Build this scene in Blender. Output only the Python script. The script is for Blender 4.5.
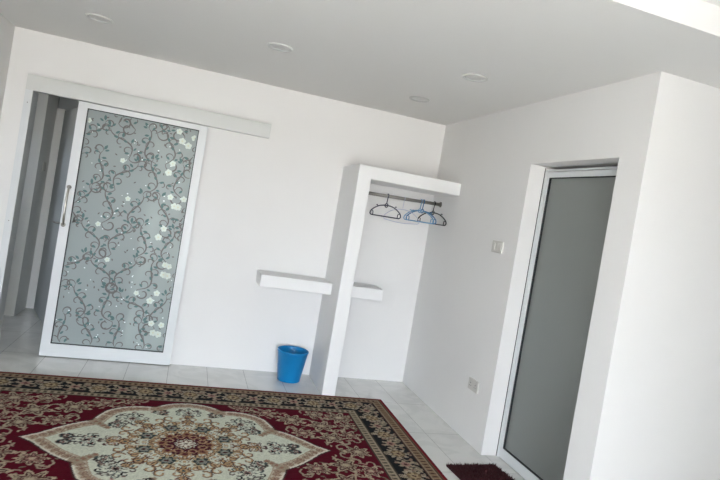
import bpy, bmesh, math, random
import numpy as np
from mathutils import Vector, Matrix
random.seed(7)
for o in list(bpy.data.objects): bpy.data.objects.remove(o)
S = bpy.context.scene
COL = S.collection
PI = math.pi

# ------------------------------------------------------------------ camera
cam = bpy.data.cameras.new('camera'); co = bpy.data.objects.new('camera', cam); COL.objects.link(co)
R = ((0.940085828599626, 0.3047075138524622, -0.15294432277141365),
     (-0.29798617437952213, 0.9523089457641982, 0.06566514826099516),
     (0.16565891085242535, -0.016155581677334534, 0.9860507707191629))
co.matrix_world = Matrix(((R[0][0], R[0][2], -R[0][1], -2.2101),
                          (R[1][0], R[1][2], -R[1][1], -5.18),
                          (R[2][0], R[2][2], -R[2][1], 1.5325), (0, 0, 0, 1)))
cam.sensor_width = 36; cam.lens = 573.4963 / 720 * 36
cam.shift_x = -13.786 / 720; cam.shift_y = -11.677 / 720
cam.clip_start = 0.05
S.camera = co

# ------------------------------------------------------------------ world, daylight, exposure
w = bpy.data.worlds.new('world'); S.world = w; w.use_nodes = True
nt = w.node_tree; bg = nt.nodes['Background']
tc = nt.nodes.new('ShaderNodeTexCoord'); sp = nt.nodes.new('ShaderNodeSeparateXYZ'); rp = nt.nodes.new('ShaderNodeValToRGB')
mr = nt.nodes.new('ShaderNodeMath'); mr.operation = 'MULTIPLY_ADD'; mr.inputs[1].default_value = .5; mr.inputs[2].default_value = .5
nt.links.new(tc.outputs['Generated'], sp.inputs[0]); nt.links.new(sp.outputs['Z'], mr.inputs[0]); nt.links.new(mr.outputs[0], rp.inputs[0]); nt.links.new(rp.outputs[0], bg.inputs[0])
e = rp.color_ramp.elements                              # sunlit ground below the horizon, hazy blue sky above it
e[0].position = .49; e[0].color = (.68, .64, .59, 1); e[1].position = .51; e[1].color = (1.08, 1.20, 1.38, 1)
bg.inputs[1].default_value = 10.5
def area(name, loc, rot, sx, sy, power, color):
    l = bpy.data.lights.new(name, 'AREA'); l.shape = 'RECTANGLE'; l.size = sx; l.size_y = sy
    l.energy = power; l.color = color
    o = bpy.data.objects.new(name, l); COL.objects.link(o); o.location = loc; o.rotation_euler = rot
    return o
# daylight coming through the wide terrace door in the wall behind the camera
area('terrace_daylight', (-2.4, -11.05, 1.1), (math.radians(90), 0, 0), 2.4, 2.2, 1, (1, 1, 1)).data.cycles.is_portal = True
area('added_side_portal', (-3.80, -5.1, 1.45), (math.radians(90), 0, math.radians(-90)), .4, 1.2, 1, (1, 1, 1)).data.cycles.is_portal = True  # portal of an unseen opening added to brighten the right wall
area('added_corridor_portal', (-5.32, .70, 1.75), (math.radians(90), 0, math.radians(-90)), .30, .30, 1, (1, 1, 1)).data.cycles.is_portal = True  # portal of an unseen opening added to brighten the corridor
sun = bpy.data.lights.new('sun', 'SUN'); sun.energy = 14.0; sun.angle = .009; sun.color = (1, .96, .9)
so = bpy.data.objects.new('sun', sun); COL.objects.link(so)
so.rotation_euler = (math.radians(57), 0, math.radians(2))
so.location = (0, -9, 6)
S.view_settings.view_transform = 'Standard'; S.view_settings.look = 'None'
S.view_settings.gamma = 1; S.view_settings.use_curve_mapping = False
S.view_settings.exposure = 1.22

# ------------------------------------------------------------------ materials
def lin(c): return tuple((x / 255 / 12.92 if x / 255 <= .04045 else ((x / 255 + .055) / 1.055) ** 2.4) for x in c)
def mat(name, srgb, rough=.5, metal=0., spec=.5, bump=0., bscale=60., var=0., vscale=3.):
    m = bpy.data.materials.new(name); m.use_nodes = True
    nt = m.node_tree; b = nt.nodes['Principled BSDF']
    c = lin(srgb)
    b.inputs['Base Color'].default_value = (*c, 1); b.inputs['Roughness'].default_value = rough
    b.inputs['Metallic'].default_value = metal; b.inputs['Specular IOR Level'].default_value = spec
    if var or bump:
        tc = nt.nodes.new('ShaderNodeTexCoord')
    if var:
        n = nt.nodes.new('ShaderNodeTexNoise'); n.inputs['Scale'].default_value = vscale; n.inputs['Detail'].default_value = 5
        nt.links.new(tc.outputs['Object'], n.inputs['Vector'])
        r = nt.nodes.new('ShaderNodeValToRGB')
        r.color_ramp.elements[0].position = .3; r.color_ramp.elements[1].position = .7
        r.color_ramp.elements[0].color = (*[x * (1 - var) for x in c], 1); r.color_ramp.elements[1].color = (*[min(1, x * (1 + var)) for x in c], 1)
        nt.links.new(n.outputs['Fac'], r.inputs['Fac']); nt.links.new(r.outputs['Color'], b.inputs['Base Color'])
    if bump:
        n2 = nt.nodes.new('ShaderNodeTexNoise'); n2.inputs['Scale'].default_value = bscale; n2.inputs['Detail'].default_value = 4
        nt.links.new(tc.outputs['Object'], n2.inputs['Vector'])
        bp = nt.nodes.new('ShaderNodeBump'); bp.inputs['Strength'].default_value = bump; bp.inputs['Distance'].default_value = .004
        nt.links.new(n2.outputs['Fac'], bp.inputs['Height']); nt.links.new(bp.outputs['Normal'], b.inputs['Normal'])
    return m
def frosted(name, srgb, diff, rough, tint=(255, 255, 255), gloss=.0, clear=0.):
    m = bpy.data.materials.new(name); m.use_nodes = True
    nt = m.node_tree; b = nt.nodes['Principled BSDF']; out = nt.nodes['Material Output']
    b.inputs['Base Color'].default_value = (*lin(tint), 1); b.inputs['Roughness'].default_value = rough
    b.inputs['Transmission Weight'].default_value = 1; b.inputs['IOR'].default_value = 1.08
    d = nt.nodes.new('ShaderNodeBsdfPrincipled'); d.inputs['Base Color'].default_value = (*lin(srgb), 1)
    d.inputs['Roughness'].default_value = .35; d.inputs['Specular IOR Level'].default_value = gloss
    tr = nt.nodes.new('ShaderNodeBsdfTransparent'); tr.inputs[0].default_value = (*lin(tint), 1)
    x0 = nt.nodes.new('ShaderNodeMixShader'); x0.inputs[0].default_value = clear
    nt.links.new(b.outputs[0], x0.inputs[1]); nt.links.new(tr.outputs[0], x0.inputs[2])
    x = nt.nodes.new('ShaderNodeMixShader'); x.inputs[0].default_value = diff
    nt.links.new(x0.outputs[0], x.inputs[1]); nt.links.new(d.outputs[0], x.inputs[2]); nt.links.new(x.outputs[0], out.inputs[0])
    return m
def floor_mat():
    m = bpy.data.materials.new('marble_floor_tile'); m.use_nodes = True
    nt = m.node_tree; b = nt.nodes['Principled BSDF']; N = nt.nodes.new; Lk = nt.links.new
    tc = N('ShaderNodeTexCoord'); mp = N('ShaderNodeMapping'); mp.inputs['Location'].default_value = (2.182 + .0015, .633 + .0015, 0)
    Lk(tc.outputs['Object'], mp.inputs['Vector'])
    br = N('ShaderNodeTexBrick'); br.offset = 0; br.squash = 1
    br.inputs['Scale'].default_value = 1; br.inputs['Brick Width'].default_value = .3165; br.inputs['Row Height'].default_value = .633
    br.inputs['Mortar Size'].default_value = .0022; br.inputs['Mortar Smooth'].default_value = .1; br.inputs['Bias'].default_value = 0
    br.inputs['Color1'].default_value = (*lin((230, 230, 227)), 1); br.inputs['Color2'].default_value = (*lin((234, 234, 230)), 1)
    br.inputs['Mortar'].default_value = (*lin((180, 180, 177)), 1)
    Lk(mp.outputs[0], br.inputs['Vector'])
    n = N('ShaderNodeTexNoise'); n.inputs['Scale'].default_value = 3.5; n.inputs['Detail'].default_value = 8; n.inputs['Distortion'].default_value = 1.6
    Lk(tc.outputs['Object'], n.inputs['Vector'])
    r = N('ShaderNodeValToRGB'); e = r.color_ramp.elements
    e[0].position = .42; e[0].color = (.9, .905, .905, 1); e[1].position = .56; e[1].color = (1, 1, 1, 1)
    Lk(n.outputs['Fac'], r.inputs['Fac'])
    mx = N('ShaderNodeMix'); mx.data_type = 'RGBA'; mx.blend_type = 'MULTIPLY'; mx.inputs[0].default_value = .8
    Lk(br.outputs['Color'], mx.inputs[6]); Lk(r.outputs[0], mx.inputs[7]); Lk(mx.outputs[2], b.inputs['Base Color'])
    b.inputs['Roughness'].default_value = .07; b.inputs['Specular IOR Level'].default_value = .6
    return m
M = dict(
    wall=mat('white_wall_paint', (238, 237, 235), .75, bump=.12, bscale=35, var=.012, vscale=1.5),
    ceil=mat('matt_ceiling_paint', (240, 239, 236), .85, bump=.05),
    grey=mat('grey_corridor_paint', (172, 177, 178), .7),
    dim=mat('pale_corridor_paint', (236, 236, 232), .7),
    plaster=mat('white_plaster', (241, 241, 240), .6, bump=.1, bscale=30),
    alu=mat('white_coated_aluminium', (222, 225, 226), .38, spec=.5),
    alu_satin=mat('satin_aluminium', (214, 216, 213), .45),
    gasket=mat('dark_rubber_gasket', (40, 44, 46), .6),
    steel=mat('brushed_steel', (190, 186, 180), .28, metal=1),
    steel_dark=mat('dull_steel', (150, 147, 142), .4, metal=.75),
    plastic=mat('white_plastic', (208, 206, 200), .4),
    blue=mat('blue_plastic', (0, 134, 198), .4),
    hblue=mat('light_blue_plastic', (120, 172, 208), .3), hblue2=mat('mid_blue_plastic', (66, 122, 170), .3),
    navy=mat('navy_plastic', (35, 34, 66), .35), black=mat('black_plastic', (28, 28, 36), .35), hwhite=mat('pale_lilac_plastic', (196, 200, 222), .35),
    lens=mat('frosted_light_lens', (224, 224, 221), .5), trim=mat('light_trim', (208, 208, 205), .35),
    floor=floor_mat(),
    dark=mat('dark_shadow_gap', (22, 22, 24), .8),
    mat_pile=mat('maroon_shag', (58, 18, 24), .95, var=.3, vscale=60),
    glass_flower=frosted('patterned_frosted_glass', (210, 221, 222), .37, .3, tint=(246, 250, 247), gloss=.3, clear=.93),
    glass_dark=frosted('grey_frosted_glass', (150, 155, 152), .74, .4, gloss=.5),
    vine=mat('vine_brown_print', (98, 93, 93), .5), leaf=mat('leaf_green_print', (76, 104, 104), .5),
    petal=mat('petal_white_print', (196, 205, 197), .4), petal_core=mat('petal_cream_print', (196, 194, 172), .4), painted_glint=mat('painted_sparkle_white', (224, 232, 234), .2),  # the last, sparkle white paints reflected light as plain colour
)

# ------------------------------------------------------------------ mesh helpers
def bx(bm, x0, x1, y0, y1, z0, z1):
    x0, x1 = min(x0, x1), max(x0, x1); y0, y1 = min(y0, y1), max(y0, y1); z0, z1 = min(z0, z1), max(z0, z1)
    v = [bm.verts.new(p) for p in ((x0, y0, z0), (x1, y0, z0), (x1, y1, z0), (x0, y1, z0), (x0, y0, z1), (x1, y0, z1), (x1, y1, z1), (x0, y1, z1))]
    for f in ((3, 2, 1, 0), (4, 5, 6, 7), (0, 1, 5, 4), (1, 2, 6, 5), (2, 3, 7, 6), (3, 0, 4, 7)): bm.faces.new([v[i] for i in f])
def box(*a):
    bm = bmesh.new(); bx(bm, *a); return bm
def boxes(*l):
    bm = bmesh.new()
    for a in l: bx(bm, *a)
    return bm
def bevel(bm, r, seg=2):
    bmesh.ops.bevel(bm, geom=bm.edges[:], offset=r, segments=seg, affect='EDGES', profile=.5); return bm
def tube(bm, pts, r, seg=10, closed=False):
    pts = [Vector(p) for p in pts]; n = len(pts); rings = []
    up = None
    for i, p in enumerate(pts):
        if closed: t = (pts[(i + 1) % n] - pts[i - 1]).normalized()
        else: t = (pts[min(i + 1, n - 1)] - pts[max(i - 1, 0)]).normalized()
        if up is None:
            up = Vector((0, 0, 1)) if abs(t.z) < .9 else Vector((1, 0, 0))
        up = (up - t * up.dot(t)).normalized(); sd = t.cross(up)
        rr = r[i] if isinstance(r, (list, tuple)) else r
        rings.append([bm.verts.new(p + (up * math.cos(2 * PI * k / seg) + sd * math.sin(2 * PI * k / seg)) * rr) for k in range(seg)])
    for i in range(n if closed else n - 1):
        a, b = rings[i], rings[(i + 1) % n]
        for k in range(seg): bm.faces.new((a[k], a[(k + 1) % seg], b[(k + 1) % seg], b[k]))
    if not closed: bm.faces.new(rings[0][::-1]); bm.faces.new(rings[-1])
    return bm
def lathe(bm, prof, seg=40, close=False, cap0=True, cap1=True):
    rings = []
    for r, z in prof:
        rings.append([bm.verts.new((r * math.cos(2 * PI * k / seg), r * math.sin(2 * PI * k / seg), z)) for k in range(seg)])
    for a, b in zip(rings, rings[1:]):
        for k in range(seg): bm.faces.new((a[k], a[(k + 1) % seg], b[(k + 1) % seg], b[k]))
    if cap0: bm.faces.new(rings[0][::-1])
    if cap1: bm.faces.new(rings[-1])
    return bm
def obj(name, bm, m, parent=None, smooth=False, loc=None):
    me = bpy.data.meshes.new(name)
    bmesh.ops.recalc_face_normals(bm, faces=bm.faces[:]); bm.to_mesh(me); bm.free()
    for mm in (m if isinstance(m, list) else [m]): me.materials.append(M[mm] if isinstance(mm, str) else mm)
    if smooth:
        for p in me.polygons: p.use_smooth = True
    o = bpy.data.objects.new(name, me); COL.objects.link(o)
    if parent: o.parent = parent
    if loc: o.location = loc
    return o
def tag(o, label=None, cat=None, group=None, kind=None):
    for k, v in (('label', label), ('category', cat), ('group', group), ('kind', kind)):
        if v: o[k] = v
    return o
def thing(name, label, cat, loc=(0, 0, 0), rz=0, group=None, kind=None):
    o = bpy.data.objects.new(name, None); COL.objects.link(o); o.location = loc; o.rotation_euler = (0, 0, rz); o.empty_display_size = .1
    return tag(o, label, cat, group, kind)
def struct(name, bm, m, label=None):
    return tag(obj(name, bm, m), label, None, None, 'structure')

# ------------------------------------------------------------------ room shell
XL, H, D = -3.7135, 2.547, 2.709
TY, TZ, YR, XR = -3.23, 2.668, -11.0, 2.6
OX0, OX1, OZ = -3.525, -2.575, 2.10          # sliding-door opening
DY0, DY1, DZ = -2.505, -1.622, 2.10          # opening to the frosted door
WT = .12
struct('floor', box(-5.3, XR + WT, YR - .2, 2.42, -.1, 0), 'floor', 'pale grey marble-look tiled floor around the rug')
struct('ceiling', boxes((-5.3, XR + WT, TY, 2.42, H, TZ), (XL - WT, XR + WT, YR - .1, 2.42, TZ, TZ + .1)), 'ceil', 'white ceiling with a raised tray at the near side')
struct('wall_back', boxes((-5.3, OX0, 0, WT, 0, H), (OX0, OX1, 0, WT, OZ, H), (OX1, XR, 0, WT, 0, H)), 'wall', 'white back wall behind the sliding door and the niche')
struct('wall_left', boxes((XL - WT, XL, -4.9, 0, 0, TZ), (XL - WT, XL, YR, -5.3, 0, TZ), (XL - WT, XL, -5.3, -4.9, 0, .85), (XL - WT, XL, -5.3, -4.9, 2.05, TZ)), 'wall', 'white left wall at the picture edge')  # unseen opening added in this wall as fill for the right wall
struct('wall_right', boxes((0, .2, DY1, 0, 0, H), (0, .2, DY0, DY1, DZ, H), (0, .2, -D, DY0, 0, H)), 'wall', 'shaded white wall holding the grey glass door')
struct('wall_side', box(.2, XR, -D, -D + WT, 0, H), 'wall', 'bright white wall right of the glass door')
struct('wall_east', box(XR, XR + WT, -6.5, WT, 0, TZ), 'wall')
struct('wall_rear_and_blocker', boxes((XL - WT, -3.6, YR - .1, YR, 0, TZ), (-1.2, -.9, YR - .1, YR, 0, TZ), (-3.6, -1.2, YR - .1, YR, 2.2, TZ),
                          (-1.02, -.9, YR, -6.62, 0, TZ), (-1.02, XR + WT, -6.62, -6.5, 0, TZ)), 'wall')  # unseen stub walls added to block rear daylight from the side wall
# corridor beyond the sliding door
struct('wall_corridor_left', box(-5.2, -3.69, 1.20, 1.62, 0, H), 'dim', 'pale corridor wall end seen through the open sliding door')
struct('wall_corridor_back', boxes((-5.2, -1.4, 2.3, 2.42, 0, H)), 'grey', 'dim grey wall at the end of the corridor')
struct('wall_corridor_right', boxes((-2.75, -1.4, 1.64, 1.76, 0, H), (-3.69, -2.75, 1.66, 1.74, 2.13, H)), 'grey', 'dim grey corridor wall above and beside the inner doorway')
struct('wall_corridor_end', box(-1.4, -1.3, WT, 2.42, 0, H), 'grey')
struct('wall_corridor_west', boxes((-5.3, -5.2, .85, 2.42, 0, H), (-5.3, -5.2, WT, .55, 0, H), (-5.3, -5.2, .55, .85, 0, 1.6), (-5.3, -5.2, .55, .85, 1.9, H)), 'grey')  # small unseen opening added to let fill light into the corridor
struct('trim_1', box(-3.69, -3.618, 1.62, 1.74, 0, 2.13), 'dim', 'pale door jamb standing in the dim corridor')
d3 = thing('door_3', 'dim grey inner door standing ajar in the corridor', 'door', (-3.612, 1.60, 0), math.radians(-70), kind='structure')
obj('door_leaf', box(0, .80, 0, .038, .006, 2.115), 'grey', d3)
hl = bmesh.new(); tube(hl, [(.74, -.001, 1.0), (.74, -.045, 1.0), (.64, -.05, 1.0)], .008, 8); obj('lever_handle', hl, 'steel_dark', d3, True)

# ------------------------------------------------------------------ sliding door
d1 = thing('door_1', 'white aluminium sliding door with flowered frosted glass, partly open', 'sliding door', (OX0, 0, 0), kind='structure')
def child(name, bm, m, parent, origin=(0, 0, 0), smooth=False):
    bmesh.ops.translate(bm, verts=bm.verts[:], vec=-Vector(origin)); return obj(name, bm, m, parent, smooth)
o1 = (OX0, 0, 0)
# left jamb: a flat face profile plus the liner in the opening
jm = boxes((-3.557, -3.504, -.079, -.001, 0.001, 2.0785), (-3.524, -3.512, -.001, WT, .001, 2.082))
child('jamb', jm, 'alu', d1, o1)
# pelmet: satin cover with a softly curved front
pm = bmesh.new(); prof = []
for k in range(9):
    a = k / 8; prof.append((-.076 - .004 * math.sin(PI * a) ** .6, 2.0787 + .1220 * a))
prof = [(-.001, 2.0787)] + prof + [(-.001, 2.2007)]
ra = [pm.verts.new((-3.557, y, z)) for y, z in prof]; rb = [pm.verts.new((-1.661, y, z)) for y, z in prof]
n = len(prof)
for i in range(n): pm.faces.new((ra[i], ra[(i + 1) % n], rb[(i + 1) % n], rb[i]))
pm.faces.new(ra[::-1]); pm.faces.new(rb)
child('pelmet', pm, 'alu_satin', d1, o1)
sc = boxes()
for z in (1.98, 1.05, .35):
    b2 = bmesh.new(); lathe(b2, [(.004, 0), (.004, .0015)], 10)
    bmesh.ops.rotate(b2, verts=b2.verts[:], matrix=Matrix.Rotation(PI / 2, 3, 'X')); bmesh.ops.translate(b2, verts=b2.verts[:], vec=(-3.530, -.079, z))
    child('screw', b2, 'steel_dark', d1, o1)
PX0, PX1, G0, G1, GB, GT = -3.180, -2.179, -3.111, -2.247, .111, 2.028
pt = obj('door_panel', bevel(boxes(), .001) if False else bmesh.new(), 'alu', d1)
bm = bmesh.new(); bm.from_mesh(pt.data)
for a in ((PX0, G0, -.062, -.020, .008, 2.072), (G1, PX1, -.062, -.020, .008, 2.072), (G0, G1, -.062, -.020, .008, GB), (G0, G1, -.062, -.020, GT, 2.072)): bx(bm, *a)
bmesh.ops.translate(bm, verts=bm.verts[:], vec=-Vector(o1)); bmesh.ops.recalc_face_normals(bm, faces=bm.faces[:]); bm.to_mesh(pt.data); bm.free()
g = .006
child('gasket', boxes((G0, G0 + g, -.0605, -.028, GB, GT), (G1 - g, G1, -.0605, -.028, GB, GT), (G0 + g, G1 - g, -.0605, -.028, GB, GB + g), (G0 + g, G1 - g, -.0605, -.028, GT - g, GT)), 'gasket', pt, o1)

# flowered glass pane: the print is part of the pane's own mesh
gm = bmesh.new(); bx(gm, G0 + g, G1 - g, -.046, -.040, GB + g, GT - g)
def strip(bm, pts, wd, y, mi):
    vs = []
    for i, p in enumerate(pts):
        a = pts[max(i - 1, 0)]; b = pts[min(i + 1, len(pts) - 1)]
        t = Vector((b[0] - a[0], b[1] - a[1]));
        if t.length < 1e-9: return
        t.normalize(); nn = Vector((-t.y, t.x)); f = wd * (math.sin(PI * min(.98, max(.06, i / (len(pts) - 1)))) ** .5)
        vs.append((bm.verts.new((p[0] + nn.x * f, y, p[1] + nn.y * f)), bm.verts.new((p[0] - nn.x * f, y, p[1] - nn.y * f))))
    for (a, b), (c, d) in zip(vs, vs[1:]):
        fc = bm.faces.new((a, b, d, c)); fc.material_index = mi
def poly(bm, pts, y, mi):
    if any(not (G0 + .008 < p[0] < G1 - .008 and GB + .008 < p[1] < GT - .008) for p in pts): return
    fc = bm.faces.new([bm.verts.new((p[0], y, p[1])) for p in pts]); fc.material_index = mi
def inside(p): return G0 + .008 < p[0] < G1 - .008 and GB + .008 < p[1] < GT - .008
YP = -.0463
def motif(cx, cz, s, fl, ang, rnd, flowers):
    ca, sa = math.cos(ang), math.sin(ang)
    def T(x, z): x *= fl; return (cx + s * (x * ca - z * sa), cz + s * (x * sa + z * ca))
    def ST(l, wd, mi=1):
        cur = []
        for p in l:
            q = T(*p)
            if inside(q): cur.append(q)
            else:
                if len(cur) > 2: strip(gm, cur, wd * 1.65, YP, mi)
                cur = []
        if len(cur) > 2: strip(gm, cur, wd * 1.65, YP, mi)
    def spiral(x, z, r0, a0, turns, sg):
        l = []
        for k in range(26):
            f = k / 25; a = a0 + sg * turns * 2 * PI * f; r = r0 * (1 - f * .78)
            l.append((x + r * math.cos(a), z + r * math.sin(a)))
        return l
    def leaf(x, z, a, L, mi=2):
        pts = [(0, 0), (.35 * L, .22 * L), (.7 * L, .2 * L), (L, 0), (.7 * L, -.2 * L), (.35 * L, -.22 * L)]
        poly(gm, [T(x + px * math.cos(a) - pz * math.sin(a), z + px * math.sin(a) + pz * math.cos(a)) for px, pz in pts], YP - .0002, mi)
    # main S-stem ending in a scroll
    stem = [(.05 * math.sin(k / 24 * 5.2), -.16 + .26 * k / 24) for k in range(25)]
    ST(stem, .0036)
    ex, ez = stem[0]
    ST(spiral(ex + .052, ez, .052, PI, .95, 1), .0036)
    tx, tz = stem[-1]
    ST(spiral(tx - .036, tz + .004, .036, 0, .85, 1), .0032)
    # side curls
    for k, sg, r in ((5, -1, .036), (8, 1, .034), (12, -1, .042), (16, 1, .034), (20, -1, .028)):
        x, z = stem[k]; a0 = PI if sg > 0 else 0
        ST(spiral(x + sg * r, z + .006, r, a0, .75, -sg), .0026)
    for k, a, L in ((3, 2.6, .034), (4, .3, .030), (9, .5, .036), (10, 2.5, .032), (14, .9, .038), (15, 2.2, .036), (19, .4, .036), (22, 2.8, .030), (24, 1.2, .042), (24, .5, .032)):
        x, z = stem[k]; a += rnd.uniform(-.3, .3); leaf(x + .014 * math.cos(a), z + .014 * math.sin(a), a, L * 1.05)
    for k in range(4):
        x = rnd.uniform(-.11, .11); z = rnd.uniform(-.16, .15); leaf(x, z, rnd.uniform(0, 6.28), .022, 1)
    # opaque pale diamonds: glints of window light painted onto the pane
    for k in range(3):
        x = rnd.uniform(-.1, .1); z = rnd.uniform(-.12, .14); q = T(x, z); e = rnd.uniform(.004, .008)
        poly(gm, [(q[0] - e, q[1]), (q[0], q[1] - e * .8), (q[0] + e, q[1]), (q[0], q[1] + e)], YP - .0004, 5)
    # pale five-petal flowers
    for fx, fz, fr in flowers:
        for j in range(5):
            a = j * 2 * PI / 5 + .3
            pts = []
            for t in range(10):
                b = 2 * PI * t / 10; pts.append(T(fx + fr * .55 * math.cos(a) + fr * .46 * math.cos(b), fz + fr * .55 * math.sin(a) + fr * .46 * math.sin(b)))
            poly(gm, pts, YP - .0005 - .00004 * j, 3)
        poly(gm, [T(fx + fr * .26 * math.cos(2 * PI * t / 10), fz + fr * .26 * math.sin(2 * PI * t / 10)) for t in range(10)], YP - .0009, 4)
rnd = random.Random(3)
r_ = 0
zz = GB + .12
while zz < GT + .1:
    for c_ in range(-1, 6):
        x = G0 + .06 + c_ * .205 + (.1 if r_ % 2 else 0)
        fls = [(.07, .05, .027), (.03, .115, .024)] if x > G0 + .58 else ([(.06, .06, .020)] if (c_ + r_) % 3 == 0 else [])
        motif(x + rnd.uniform(-.015, .015), zz + rnd.uniform(-.02, .02), 1.08, 1 if (c_ + r_) % 2 else -1, rnd.uniform(-.6, .6), rnd, fls)
    zz += .27; r_ += 1
gp = child('glass_pane', gm, ['glass_flower', 'vine', 'leaf', 'petal', 'petal_core', 'painted_glint'], pt, o1)
tag(gp, 'frosted glass printed with scrolling vines, leaves and pale flowers')
# bow handle
hb = bmesh.new(); hp = []
for k in range(17):
    f = k / 16; hp.append((-3.153 - .0 * f, -.064 - .040 * math.sin(PI * f) ** .55, 1.075 + .305 * f))
tube(hb, hp, .0085, 12)
hd = child('handle', hb, 'steel', pt, o1, True); tag(hd, 'bowed steel pull handle')
for z in (1.075, 1.38):
    b2 = bmesh.new(); lathe(b2, [(.017, 0), (.017, .006), (.012, .009)], 20)
    bmesh.ops.rotate(b2, verts=b2.verts[:], matrix=Matrix.Rotation(PI / 2, 3, 'X')); bmesh.ops.translate(b2, verts=b2.verts[:], vec=(-3.153, -.0625, z))
    child('handle_mount', b2, 'steel_dark', pt, o1)
b2 = bmesh.new(); lathe(b2, [(.014, 0), (.014, .002)], 18)
bmesh.ops.rotate(b2, verts=b2.verts[:], matrix=Matrix.Rotation(PI / 2, 3, 'X')); bmesh.ops.translate(b2, verts=b2.verts[:], vec=(-3.150, -.0625, .99))
child('lock_cover', b2, 'alu', pt, o1)

# ------------------------------------------------------------------ grey glass door
d2 = thing('door_2', 'grey frosted glass door in a white aluminium frame, recessed in the right wall', 'door', (.12, DY1, 0), kind='structure')
o2 = (.12, DY1, 0)
FX0, FX1 = .122, .182
child('frame', boxes((FX0, FX1, DY1 - .022, DY1 - .002, .002, 2.078), (FX0, FX1, DY0 + .002, DY0 + .022, .002, 2.078), (FX0, FX1, DY0 + .022, DY1 - .022, 2.066, 2.078)), 'alu', d2, o2)
child('gap_shade_strip', boxes((.119, .1219, DY1 - .007, DY1 - .002, .002, 2.09)), 'gasket', d2, o2)  # dark strip painting the shadowed gap between jamb and frame
L0, L1 = DY0 + .025, DY1 - .025
s_ = .030
lf = child('door_leaf', boxes((.128, .168, L0, L0 + s_, .008, 2.062), (.128, .168, L1 - s_, L1, .008, 2.062), (.128, .168, L0 + s_, L1 - s_, .008, .078), (.128, .168, L0 + s_, L1 - s_, 2.024, 2.062)), 'alu', d2, o2)
ga, gb_, gz0, gz1 = L0 + s_, L1 - s_, .078, 2.024
child('gasket', boxes((.131, .160, ga, ga + .006, gz0, gz1), (.131, .160, gb_ - .006, gb_, gz0, gz1), (.131, .160, ga + .006, gb_ - .006, gz0, gz0 + .006), (.131, .160, ga + .006, gb_ - .006, gz1 - .006, gz1)), 'gasket', lf, o2)
gl = child('glass_pane', box(.146, .152, ga + .006, gb_ - .006, gz0 + .006, gz1 - .006), 'glass_dark', lf, o2)
tag(gl, 'plain grey frosted glass')

# ------------------------------------------------------------------ wardrobe niche and shelves
XC1, XC2, DC, ZT, TS = -.9423, -.8267, .5619, 1.9666, .1096
wn = thing('wardrobe_frame', 'white plaster wardrobe niche: tall side panel and top slab against the corner', 'wardrobe', (XC1, 0, 0))
ow = (XC1, 0, 0)
child('side_panel', bevel(box(XC1, XC2, -DC, -.0005, .0005, ZT), .004), 'plaster', wn, ow)
child('top_slab', bevel(box(XC2 - .004, -.0005, -DC, -.0005, ZT - TS, ZT), .004), 'plaster', wn, ow)
SZ, ST_, SD = .9138, .1034, .315
tag(obj('wall_shelf', bevel(box(-1.5677, XC1 - .0005, -SD, -.0005, SZ - ST_, SZ), .004), 'plaster'), 'thick white wall shelf left of the niche panel, above the blue bin', 'shelf', 'white plaster shelves')
tag(obj('wall_shelf', bevel(box(XC2 + .0005, -.4641, -SD, -.0005, SZ - ST_, SZ), .004), 'plaster'), 'short thick white shelf inside the niche, right of its side panel', 'shelf', 'white plaster shelves')

# clothes rail
RY, RZ0, RZ1 = -.2, 1.754, 1.769
rl = thing('clothes_rail', 'grey steel clothes rail across the niche under its top slab', 'clothes rail', (XC2, RY, RZ0))
orl = (XC2, RY, RZ0)
child('rod', tube(bmesh.new(), [(XC2 + .001, RY, RZ0), (-.001, RY, RZ1)], .0155, 16), 'steel_dark', rl, orl, True)
for x, sg, z in ((XC2 + .0005, 1, RZ0), (-.0005, -1, RZ1)):
    b2 = bmesh.new(); lathe(b2, [(.026, 0), (.026, .006), (.018, .009), (.0175, .022)], 24)
    bmesh.ops.rotate(b2, verts=b2.verts[:], matrix=Matrix.Rotation(sg * PI / 2, 3, 'Y')); bmesh.ops.translate(b2, verts=b2.verts[:], vec=(x, RY, z))
    child('rail_socket', b2, 'steel_dark', rl, orl)

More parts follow.
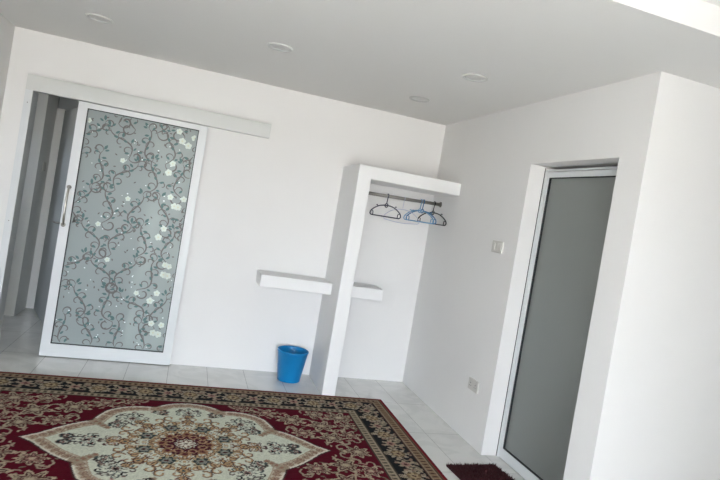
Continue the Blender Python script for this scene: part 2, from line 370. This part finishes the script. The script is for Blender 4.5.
# hangers
def hanger(x, th, wd, m, label, drop=.085, hgt=.105, ring=True, notch=True, r=.0048, sag=.0):
    z = RZ0 + (RZ1 - RZ0) * (x - XC2) / (-XC2)
    t = thing('clothes_hanger', label, 'hanger', (x, RY, z), th, 'plastic hangers on the clothes rail')
    zt = -drop; zb = zt - hgt; h = wd / 2
    pts = []
    for k in range(25):                                   # shoulder arch, right to left
        a = PI * k / 24; cx = math.cos(a); pts.append((h * cx * (1 - .10 * math.sin(2 * a) ** 2), 0, zb + .020 + (hgt - .020) * math.sin(a) ** .95))
    for k in range(1, 8):                                 # rounded left end
        a = PI - 0 + (PI * .5) * k / 8 ; pts.append((-h + .024 + .024 * math.cos(a), 0, zb + .020 + .018 * math.sin(a)))
    for k in range(9): pts.append((-h + .03 + (2 * h - .06) * k / 8, 0, zb + .002 - sag * math.sin(PI * k / 8)))
    for k in range(1, 8):
        a = -PI / 2 + (PI / 2) * k / 8; pts.append((h - .024 + .024 * math.cos(a), 0, zb + .020 + .018 * math.sin(a)))
    bm = bmesh.new(); tube(bm, pts, r, 8, True)
    if notch:
        for sg in (-1, 1):                                # strap hooks on the shoulders and inner end loops
            tube(bm, [(sg * h * .55, 0, zb + hgt * .86), (sg * h * .60, 0, zb + hgt * .98), (sg * h * .66, 0, zb + hgt * .95)], r * .8, 6)
            tube(bm, [(sg * (h - .016), 0, zb + .045), (sg * (h - .034), 0, zb + .036), (sg * (h - .036), 0, zb + .003)], r * .8, 6)
    if ring:
        tube(bm, [(.017 * math.cos(2 * PI * k / 16), 0, zt - .001 + .017 * math.sin(2 * PI * k / 16)) for k in range(16)], r * .85, 7, True)
    obj('body', bm, m, t, True)
    hk = bmesh.new(); R0 = .0155 + r * .85 + .0006; pl = [(0, 0, zt + .012), (0, 0, zt + .030), (.004, 0, -R0 - .02)]
    for k in range(15):
        a = -PI / 2 + .35 + (PI * 1.35) * k / 14; pl.append((R0 * math.cos(a), 0, R0 * math.sin(a)))
    b3 = tube(hk, pl, r * .85, 8)
    # the hook stands across the rod whatever way the body is turned
    bmesh.ops.rotate(b3, verts=b3.verts[:], matrix=Matrix.Rotation(-PI / 2 - th, 3, 'Z'))
    obj('hook', b3, m, t, True)
    return t
hanger(-.533, -math.radians(57), .36, 'navy', 'dark navy plastic hanger, leftmost on the clothes rail', r=.0052)
hanger(-.371, -math.radians(50), .38, 'hwhite', 'thin pale hanger second from left on the rail, before the blue ones', drop=.10, hgt=.115, ring=False, notch=False, r=.0026, sag=.012)
hanger(-.200, -math.radians(61), .36, 'hblue', 'light blue hanger, left one of the overlapping blue pair', r=.0048)
hanger(-.176, -math.radians(61), .36, 'hblue2', 'mid blue hanger, right one of the blue pair, beside the black hanger', r=.0052)
hanger(-.066, -math.radians(74), .42, 'black', 'black plastic hanger at the right end of the rail against the wall', r=.0052)

# ------------------------------------------------------------------ blue bin
bn = bmesh.new(); lathe(bn, [(.096, 0), (.100, .004), (.134, .256), (.139, .258), (.139, .270), (.135, .272), (.131, .270), (.129, .256), (.096, .008)], 48)
tag(obj('waste_bin', bn, 'blue', None, True, (-1.168, -.20, .0005)), 'blue tapered plastic waste bin on the tiles beside the niche panel', 'bin')

# ------------------------------------------------------------------ ceiling lights
LP = ((-2.978, -.921, 'recessed round ceiling light above the sliding door, leftmost of four'),
      (-1.823, -1.327, 'recessed round ceiling light second from left, above the pelmet end'),
      (-.619, -.826, 'recessed round ceiling light nearest the far right corner, above the niche'),
      (-.608, -1.771, 'recessed round ceiling light nearest the bright side wall, rightmost of four'))
for i, (x, y, lb) in enumerate(LP):
    if i == 0:
        t0 = thing('ceiling_light', lb, 'ceiling light', (x, y, H), 0, 'recessed ceiling lights')
        obj('trim_ring', lathe(bmesh.new(), [(.083, 0), (.083, -.006), (.078, -.010), (.069, -.009), (.064, -.001), (.064, 0)], 40, cap0=False, cap1=False), 'trim', t0, True)
        obj('lens', lathe(bmesh.new(), [(.063, -.0005), (.063, -.003), (.04, -.0045)], 40), 'lens', t0)
    else:
        c = t0.copy(); COL.objects.link(c); c.location = (x, y, H); c['label'] = lb
        for ch in list(t0.children):
            d = ch.copy(); COL.objects.link(d); d.parent = c

# ------------------------------------------------------------------ switch and socket
def plate(name, label, cat, y, z, wd, ht, rock):
    t = thing(name, label, cat, (0, y, z))
    obj('plate', bevel(box(-.0135, -.0003, -wd / 2, wd / 2, -ht / 2, ht / 2), .0025), 'plastic', t)
    for yy, ww, hh, zc, nm in rock:
        obj(nm, bevel(box(-.0185, -.0133, yy - ww / 2, yy + ww / 2, zc - hh / 2, zc + hh / 2), .001), 'plastic', t)
    return t
plate('light_switch', 'white light switch with three rockers on the shaded wall beside the glass door', 'switch', -1.372, 1.480, .150, .088, [(-.042, .032, .056, 0, 'rocker'), (0, .032, .056, 0, 'rocker'), (.042, .032, .056, 0, 'rocker')])
sk = plate('wall_socket', 'white double wall socket low on the shaded wall near the floor mat', 'socket', -1.367, .422, .146, .086, [(-.05, .02, .016, .022, 'rocker'), (.05, .02, .016, .022, 'rocker')])
for yc in (-.036, .036):
    b2 = boxes((-.0141, -.0133, yc - .003, yc + .003, .004, .013), (-.0141, -.0133, yc - .014, yc - .006, -.014, -.010), (-.0141, -.0133, yc + .006, yc + .014, -.014, -.010))
    obj('pin_holes', b2, 'gasket', sk)
cs = thing('light_switch', 'small switch plate on the dim corridor wall, seen through the open sliding door', 'switch', (-3.69, 1.44, 1.50), math.radians(90))
obj('plate', bevel(box(-.045, .045, -.010, -.0003, -.045, .045), .002), 'plastic', cs)
obj('rocker', bevel(box(-.014, .014, -.0135, -.0098, -.026, .026), .001), 'plastic', cs)

# ------------------------------------------------------------------ oriental rug
def rug():
    a, b, st = 1.585, 1.094, .006
    nu, nv = int(2 * a / st) + 1, int(2 * b / st) + 1
    U, V = np.meshgrid(np.linspace(-a, a, nu), np.linspace(-b, b, nv), indexing='ij')
    au, av = np.abs(U), np.abs(V)
    rs = np.random.RandomState(5)
    L = lambda *c: np.array(lin(c))
    RED, RED2, BLK, TAN, TAN2, OLV, OLD, IVO, PINK, BRN, ORG, GRN, LIT = (L(82, 8, 28), L(110, 24, 36), L(26, 26, 30), L(160, 146, 126), L(178, 164, 140), L(112, 103, 86), L(66, 60, 52),
        L(208, 212, 196), L(158, 122, 112), L(72, 44, 44), L(180, 148, 112), L(70, 80, 80), L(218, 214, 200))
    C = np.zeros((nu, nv, 3)); C[:] = RED
    def put(mask, c): C[mask] = c
    d = np.minimum(a - au, b - av)
    jit = rs.randn(nu, nv) * .003
    def flower(cu, cv, s, n=8, ph=0., cols=(TAN, BRN, TAN2, PINK, BLK), sq=1.0, clip=None, x=None, y=None):
        X = (au if x is None else x) - cu; Y = ((av if y is None else y) - cv) / sq
        r = np.hypot(X, Y) + jit; th = np.arctan2(Y, X) + ph
        lobe = .78 + .22 * np.cos(n * th)
        ok = (r < s * 1.05)
        if clip is not None: ok &= clip
        fine = .80 + .20 * np.cos(2 * n * th)
        put(ok & (r < s * lobe), cols[0]); put(ok & (r < s * .80 * lobe), cols[1]); put(ok & (r < s * .72 * fine * lobe), cols[2])
        put(ok & (r < s * .46 * fine), cols[3]); put(ok & (r < s * .34 * fine), cols[2]); put(ok & (r < s * .18), cols[4])
    def spray(cu, cv, s, cols, k, clip, seed, x=None, y=None, sz=(.012, .024)):
        q = np.random.RandomState(seed); X0 = au if x is None else x; Y0 = av if y is None else y
        for i in range(k):
            an = q.rand() * 6.28; rr = s * (.25 + .75 * q.rand() ** .6); pu, pv = cu + rr * math.cos(an), cv + rr * math.sin(an)
            A = q.rand() * 3.14; e = q.uniform(*sz)
            X = X0 - pu; Y = Y0 - pv; xr = X * math.cos(A) + Y * math.sin(A); yr = -X * math.sin(A) + Y * math.cos(A)
            # curved petal
            yr = yr - 6 * xr * xr / max(s, .05) * .4
            mk = (np.abs(xr) / (e * 1.5)) ** 2 + (np.abs(yr) / (e * .62)) ** 2 + jit * 30 < 1
            put(mk & clip, cols[i % len(cols)])
    def line(pts, wd, c, clip):
        for (x0, y0), (x1, y1) in zip(pts, pts[1:]):
            dx, dy = x1 - x0, y1 - y0; l2 = dx * dx + dy * dy + 1e-12
            sel = (au > min(x0, x1) - .03) & (au < max(x0, x1) + .03) & (av > min(y0, y1) - .03) & (av < max(y0, y1) + .03) & clip
            if not sel.any(): continue
            X, Y = au[sel] - x0, av[sel] - y0; t = np.clip((X * dx + Y * dy) / l2, 0, 1)
            m2 = np.hypot(X - t * dx, Y - t * dy) < wd
            ii = np.where(sel); C[ii[0][m2], ii[1][m2]] = c
    def curl(cu, cv, r0, a0, turns, sg): return [(cu + r0 * (1 - .7 * k / 14) * math.cos(a0 + sg * turns * 6.28 * k / 14), cv + r0 * (1 - .7 * k / 14) * math.sin(a0 + sg * turns * 6.28 * k / 14)) for k in range(15)]
    # ---- field
    FD = .395
    field = d > FD + .004
    F = [(.535, .60, .075), (.714, .493, .105), (.922, .408, .10), (.764, .262, .078), (.955, .205, .095), (1.084, 0, .09), (1.10, .27, .075), (1.09, .59, .11), (.90, .62, .07), (.36, .655, .055), (1.12, .44, .06)]
    for i, (cu, cv, s) in enumerate(F):
        spray(cu, cv, s * 1.5, [TAN, OLV, PINK, TAN2], 8, field, 20 + i, sz=(.009, .017))
    for i, (cu, cv, s) in enumerate(F):
        line(curl(cu + s * .9, cv - s * .6, s * .7, 1.0, .8, 1), .006, TAN, field); line(curl(cu - s * .9, cv + s * .7, s * .6, 4.0, .8, -1), .006, TAN, field)
        flower(cu, cv, s * 1.26, 5, 0, (RED, RED, RED, RED, RED), .92, field); flower(cu, cv, s * 1.12, 6 + (i % 2) * 2, i * .5, (TAN2, BRN, TAN if i % 3 else PINK, L(96, 60, 56), TAN2), .92, field)
    for i in range(12):
        q = np.random.RandomState(200 + i); cu, cv = q.uniform(.35, 1.16), q.uniform(.02, .69)
        line(curl(cu, cv, q.uniform(.035, .06), q.rand() * 6, .9, 1 if i % 2 else -1), .0055, [TAN, PINK, OLV][i % 3], field & (np.min([np.hypot(au - f_[0], av - f_[1]) - f_[2] for f_ in F], 0) > 0))
    # ---- medallion
    Q = [(.895, 0), (.855, .03), (.815, .065), (.75, .14), (.69, .205), (.63, .252), (.57, .292), (.56, .335), (.545, .38), (.52, .45), (.495, .485), (.46, .518), (.40, .553), (.355, .567), (.30, .575), (.25, .572), (.215, .578), (.19, .605), (.16, .632), (.11, .66), (.06, .675), (0, .682)]
    dist = np.full(au.shape, 9.); ins = np.zeros(au.shape, bool)
    PQ = Q + [(0, -.1), (.895, -.1)]
    for (x0, y0), (x1, y1) in zip(PQ, PQ[1:] + PQ[:1]):
        cr = ((y0 > av) != (y1 > av)); xs = (x1 - x0) * (av - y0) / ((y1 - y0) if y1 != y0 else 1e-9) + x0
        ins ^= cr & (au < xs)
    for (x0, y0), (x1, y1) in zip(Q, Q[1:]):
        dx, dy = x1 - x0, y1 - y0; t = np.clip(((au - x0) * dx + (av - y0) * dy) / (dx * dx + dy * dy), 0, 1)
        dist = np.minimum(dist, np.hypot(au - x0 - t * dx, av - y0 - t * dy))
    put((dist < .012) & ~ins, BRN)
    put(ins, L(196, 186, 166)); put(ins & (dist < .012), LIT); put(ins & (dist > .070), L(168, 150, 130))
    put(ins & (dist > .078), IVO)
    # scale pattern in the scalloped band and the spokes running inwards at its notches
    spots = []
    acc = 0
    for (x0, y0), (x1, y1) in zip(Q, Q[1:]):
        l = math.hypot(x1 - x0, y1 - y0); nx, ny = -(y1 - y0) / l, (x1 - x0) / l
        while acc < l:
            f = acc / l; spots.append((x0 + (x1 - x0) * f + nx * .042, y0 + (y1 - y0) * f + ny * .042)); acc += .052
        acc -= l
    for i, (px, py) in enumerate(spots):
        r = np.hypot(au - px, av - py) + jit
        put(ins & (r < .025), L(142, 118, 102)); put(ins & (r < .018), L(166, 144, 124)); put(ins & (r < .008), L(132, 102, 90))
    for (x0, y0, x1, y1) in ((.57, .292, .47, .19), (.215, .578, .15, .45)):
        for k in range(5):
            f = k / 4; r = np.hypot(au - x0 - (x1 - x0) * f, av - y0 - (y1 - y0) * f) + jit
            put(ins & (r < .036 - .014 * f), TAN); put(ins & (r < .014), L(150, 116, 98))
    inner = ins & (dist > .07)
    for i, (cu, cv, s) in enumerate([(.55, 0, .085), (.345, .35, .10), (0, .50, .085), (.18, .49, .05), (.42, .24, .05), (.66, .04, .035)]):
        q = np.random.RandomState(70 + i)
        spray(cu, cv, s * 1.15, [L(104, 104, 98), PINK, L(140, 134, 120)], 12, inner, 70 + i, sz=(.008, .013))
        for k in range(9):
            A = k * 2 * PI / 9 + .2; line(curl(cu + s * .82 * math.cos(A), cv + s * .82 * math.sin(A), s * .26, A + 2.2, .8, 1 if k % 2 else -1), .0048, [BLK, L(84, 72, 70), GRN][k % 3], inner)
        flower(cu, cv, s * .55, 8, 0, (GRN, IVO, L(100, 84, 80), PINK, BLK), 1, inner)
    flower(.415, 0, .078, 6, 0, (BRN, IVO, PINK, TAN2, BRN), 1, inner)
    # rosette
    r = np.hypot(U, V); th = np.arctan2(V, U)
    rj = r + jit * 1.5
    def ring_curls(R, n, r0, wd, c, ph=0., sg=1):
        for k in range(n):
            A = (k + ph) * 2 * PI / n
            if not (-.5 < A < PI / 2 + .5 or A > 2 * PI - .5): continue
            line(curl(R * math.cos(A), R * math.sin(A), r0, A + PI, .85, sg), wd, c, inner)
    put(rj < .33 + .035 * np.cos(8 * th), IVO)
    lat = np.cos(16 * th + 40 * r) * np.cos(16 * th - 40 * r)
    zone = (rj < .34 + .035 * np.cos(8 * th))
    put(zone & (lat > .62), L(178, 150, 118)); put(zone & (lat < -.80), L(150, 122, 100)); put(zone & (np.abs(lat) < .06), L(112, 84, 72))
    for R, n, r0, sg in ((.405, 16, .040, 1), (.385, 16, .034, -1), (.32, 24, .034, 1), (.32, 24, .034, -1), (.19, 16, .032, 1), (.19, 16, .032, -1)):
        ring_curls(R, n, r0 + .004, .0058, L(84, 62, 56), .25 if sg > 0 else .75, sg); ring_curls(R, n, r0 - .003, .0042, ORG, .25 if sg > 0 else .75, sg)
    for k in range(8):
        A = (k + .5) * PI / 4; px, py = .247 * math.cos(A), .247 * math.sin(A)
        q = np.hypot(U - px, V - py) + jit; ta = np.arctan2(V - py, U - px)
        put(q < .062 * (.85 + .15 * np.cos(6 * ta)), L(176, 160, 130)); put(q < .052 * (.85 + .15 * np.cos(6 * ta)), L(52, 62, 64)); put(q < .028, L(140, 142, 132)); put(q < .014, BRN)
        A2 = k * PI / 4
        for RR, e in ((.345, .032), (.43, .026)):
            px, py = RR * math.cos(A2), RR * math.sin(A2)
            q = np.hypot(U - px, V - py) + jit; put(q < e, BRN); put(q < e * .75, ORG); put(q < e * .3, GRN)
        px, py = .105 * math.cos(A), .105 * math.sin(A); q = np.hypot(U - px, V - py) + jit
        put(q < .046, L(70, 26, 38)); put(q < .028, L(170, 136, 108)); put(q < .017, L(78, 28, 40))
        px, py = .14 * math.cos(A2), .14 * math.sin(A2); q = np.hypot(U - px, V - py) + jit
        put(q < .030, L(150, 112, 84)); put(q < .016, L(84, 38, 44))
    put(rj < .068 * (.8 + .2 * np.cos(8 * th)), L(92, 40, 44)); put(rj < .055 * (.7 + .3 * np.cos(8 * th)), LIT); put(rj < .012, BRN)
    # ---- border
    run = np.where((a - au) < (b - av), V, U)                  # coordinate along the side
    put(d < FD, OLV)
    put((d > .12) & (d < .315), BLK)
    band = (d > .122) & (d < .313)
    per = .315
    for side in (0, 1):
        msk = band & (((a - au) < (b - av)) if side == 0 else ((a - au) >= (b - av)))
        s0 = av if side == 0 else au
        off = 0.0
        t = (s0 + off) / per; k = np.round(t); x = (t - k) * per; y = d - .217
        alt = (k % 2 == 0)
        spr = np.random.RandomState(9 + side)
        # winding vine with leaves
        put(msk & (np.abs(y - .055 * np.sin(2 * PI * (s0 + off) / per + PI / 2)) < .007), TAN)
        for i in range(30):
            px = spr.uniform(-per / 2, per / 2); py = spr.uniform(-.088, .088); A = spr.rand() * 3.14; e = spr.uniform(.017, .03)
            for xs in (px, px - per, px + per):
                X = x - xs; Y = y - py; xr = X * math.cos(A) + Y * math.sin(A); yr = -X * math.sin(A) + Y * math.cos(A)
                put(msk & ((xr / (e * 1.35)) ** 2 + (yr / (e * .55)) ** 2 + jit * 30 < 1), [TAN, L(132, 122, 106), TAN2, L(148, 132, 116), L(140, 116, 102)][i % 5])
        rr = np.hypot(x, y) + jit; ta = np.arctan2(y, x)
        put(msk & (rr < .092 * (.8 + .2 * np.cos(8 * ta))), BLK)
        put(msk & (rr < .084 * (.76 + .24 * np.cos(8 * ta))), L(166, 154, 136)); put(msk & (rr < .05), L(112, 94, 72)); put(msk & (rr < .040 * (.8 + .2 * np.cos(6 * ta))), L(170, 152, 122)); put(msk & (rr < .014), BRN)
        x2 = x - np.sign(x) * per / 2; rr = np.hypot(x2, y) + jit; ta = np.arctan2(y, x2)
        put(msk & (rr < .072 * (.8 + .2 * np.cos(8 * ta))), BLK); put(msk & (rr < .062 * (.75 + .25 * np.cos(6 * ta))), TAN); put(msk & (rr < .03), PINK); put(msk & (rr < .014), BRN)
    # guard bands
    for lo, hi, fr in ((.03, .12, 0), (.315, FD, 1)):
        g_ = (d > lo) & (d < hi); c_ = (lo + hi) / 2
        if not fr: put(g_, L(112, 92, 74))
        ph = np.cos(2 * PI * run / .042); put(g_ & (np.abs(d - c_) < .022) & (ph > .25), TAN if fr else L(146, 122, 98)); put(g_ & (np.abs(d - c_) < .010) & (ph < -.5), BRN if not fr else OLD)
        for e in (lo + .006, hi - .006): put(np.abs(d - e) < .0055, OLD if fr else BRN)
        for e in (lo + .017, hi - .017): put(np.abs(d - e) < .0045, TAN)
    put(d < .03, L(120, 34, 40)); put(d < .016, L(104, 12, 34))
    # woven irregularity
    C *= (1 + .10 * rs.randn(nu, nv))[..., None]; C = np.clip(C, 0, 1)
    # pile height and gentle waviness of the far edge where it meets the niche panel
    Z = .006 + .0005 * rs.randn(nu, nv); edge = np.clip(d / .012, 0, 1); Z = Z * (.55 + .45 * edge)
    bump = 1 / (1 + np.exp((np.abs(U + .25) - .95) / .09))
    Vd = V + .004 * bump * np.clip(V / b, 0, 1) ** 4
    co_ = np.stack([U, Vd, Z], -1).reshape(-1, 3)
    idx = np.arange(nu * nv).reshape(nu, nv)
    f = np.stack([idx[:-1, :-1], idx[1:, :-1], idx[1:, 1:], idx[:-1, 1:]], -1).reshape(-1, 4)
    per_ = np.concatenate([idx[:, 0], idx[-1, 1:], idx[::-1, -1][1:], idx[0, ::-1][1:-1]])
    base = co_[per_].copy(); base[:, 2] = .0005
    bi = np.arange(len(per_)) + nu * nv
    nx = np.roll(per_, -1); nb = np.roll(bi, -1)
    sf = np.stack([per_, bi, nb, nx], -1)
    allv = np.concatenate([co_, base]); cols = np.concatenate([C.reshape(-1, 3), C.reshape(-1, 3)[per_]])
    me = bpy.data.meshes.new('rug'); nf = len(f) + len(sf)
    me.vertices.add(len(allv)); me.vertices.foreach_set('co', allv.astype(np.float32).ravel())
    fl_ = np.concatenate([f, sf]).astype(np.int32)
    me.loops.add(nf * 4); me.loops.foreach_set('vertex_index', fl_.ravel())
    me.polygons.add(nf); me.polygons.foreach_set('loop_start', np.arange(nf, dtype=np.int32) * 4); me.polygons.foreach_set('loop_total', np.full(nf, 4, np.int32))
    me.update(calc_edges=True)
    at = me.color_attributes.new('weave', 'FLOAT_COLOR', 'POINT')
    at.data.foreach_set('color', np.concatenate([cols, np.ones((len(cols), 1))], 1).astype(np.float32).ravel())
    m = bpy.data.materials.new('woven_wool'); m.use_nodes = True; nt = m.node_tree; bs = nt.nodes['Principled BSDF']
    va = nt.nodes.new('ShaderNodeVertexColor'); va.layer_name = 'weave'; nt.links.new(va.outputs[0], bs.inputs['Base Color'])
    bs.inputs['Roughness'].default_value = .95; bs.inputs['Specular IOR Level'].default_value = .1
    me.materials.append(m)
    o = bpy.data.objects.new('rug', me); COL.objects.link(o)
    o.location = (-2.022, -1.634, .0005); o.rotation_euler = (0, 0, math.radians(-1.2))
    tag(o, 'large crimson oriental rug with ivory medallion and black floral border', 'rug')
rug()

# ------------------------------------------------------------------ shaggy door mat
dm = bmesh.new()
x0, x1, y0, y1 = -.365, .015, -2.40, -1.765
bx(dm, x0, x1, y0, y1, .0005, .008)
rd = random.Random(11)
for k in range(5200):
    x = rd.uniform(x0 - .004, x1 + .004); y = rd.uniform(y0 - .004, y1 + .004); h = rd.uniform(.016, .026); lx, ly = rd.uniform(-.014, .014), rd.uniform(-.014, .014)
    rr = .0042; an = rd.uniform(0, 6)
    b0 = [dm.verts.new((x + rr * math.cos(an + j * 2.094), y + rr * math.sin(an + j * 2.094), .006)) for j in range(3)]
    t_ = dm.verts.new((x + lx, y + ly, h))
    for j in range(3): dm.faces.new((b0[j], b0[(j + 1) % 3], t_))
mt = obj('doormat', dm, 'mat_pile')
tag(mt, 'small shaggy dark maroon mat at the foot of the grey glass door', 'mat')
mt.rotation_euler = (0, 0, math.radians(4)); mt.location = (-.125, -.03, 0)
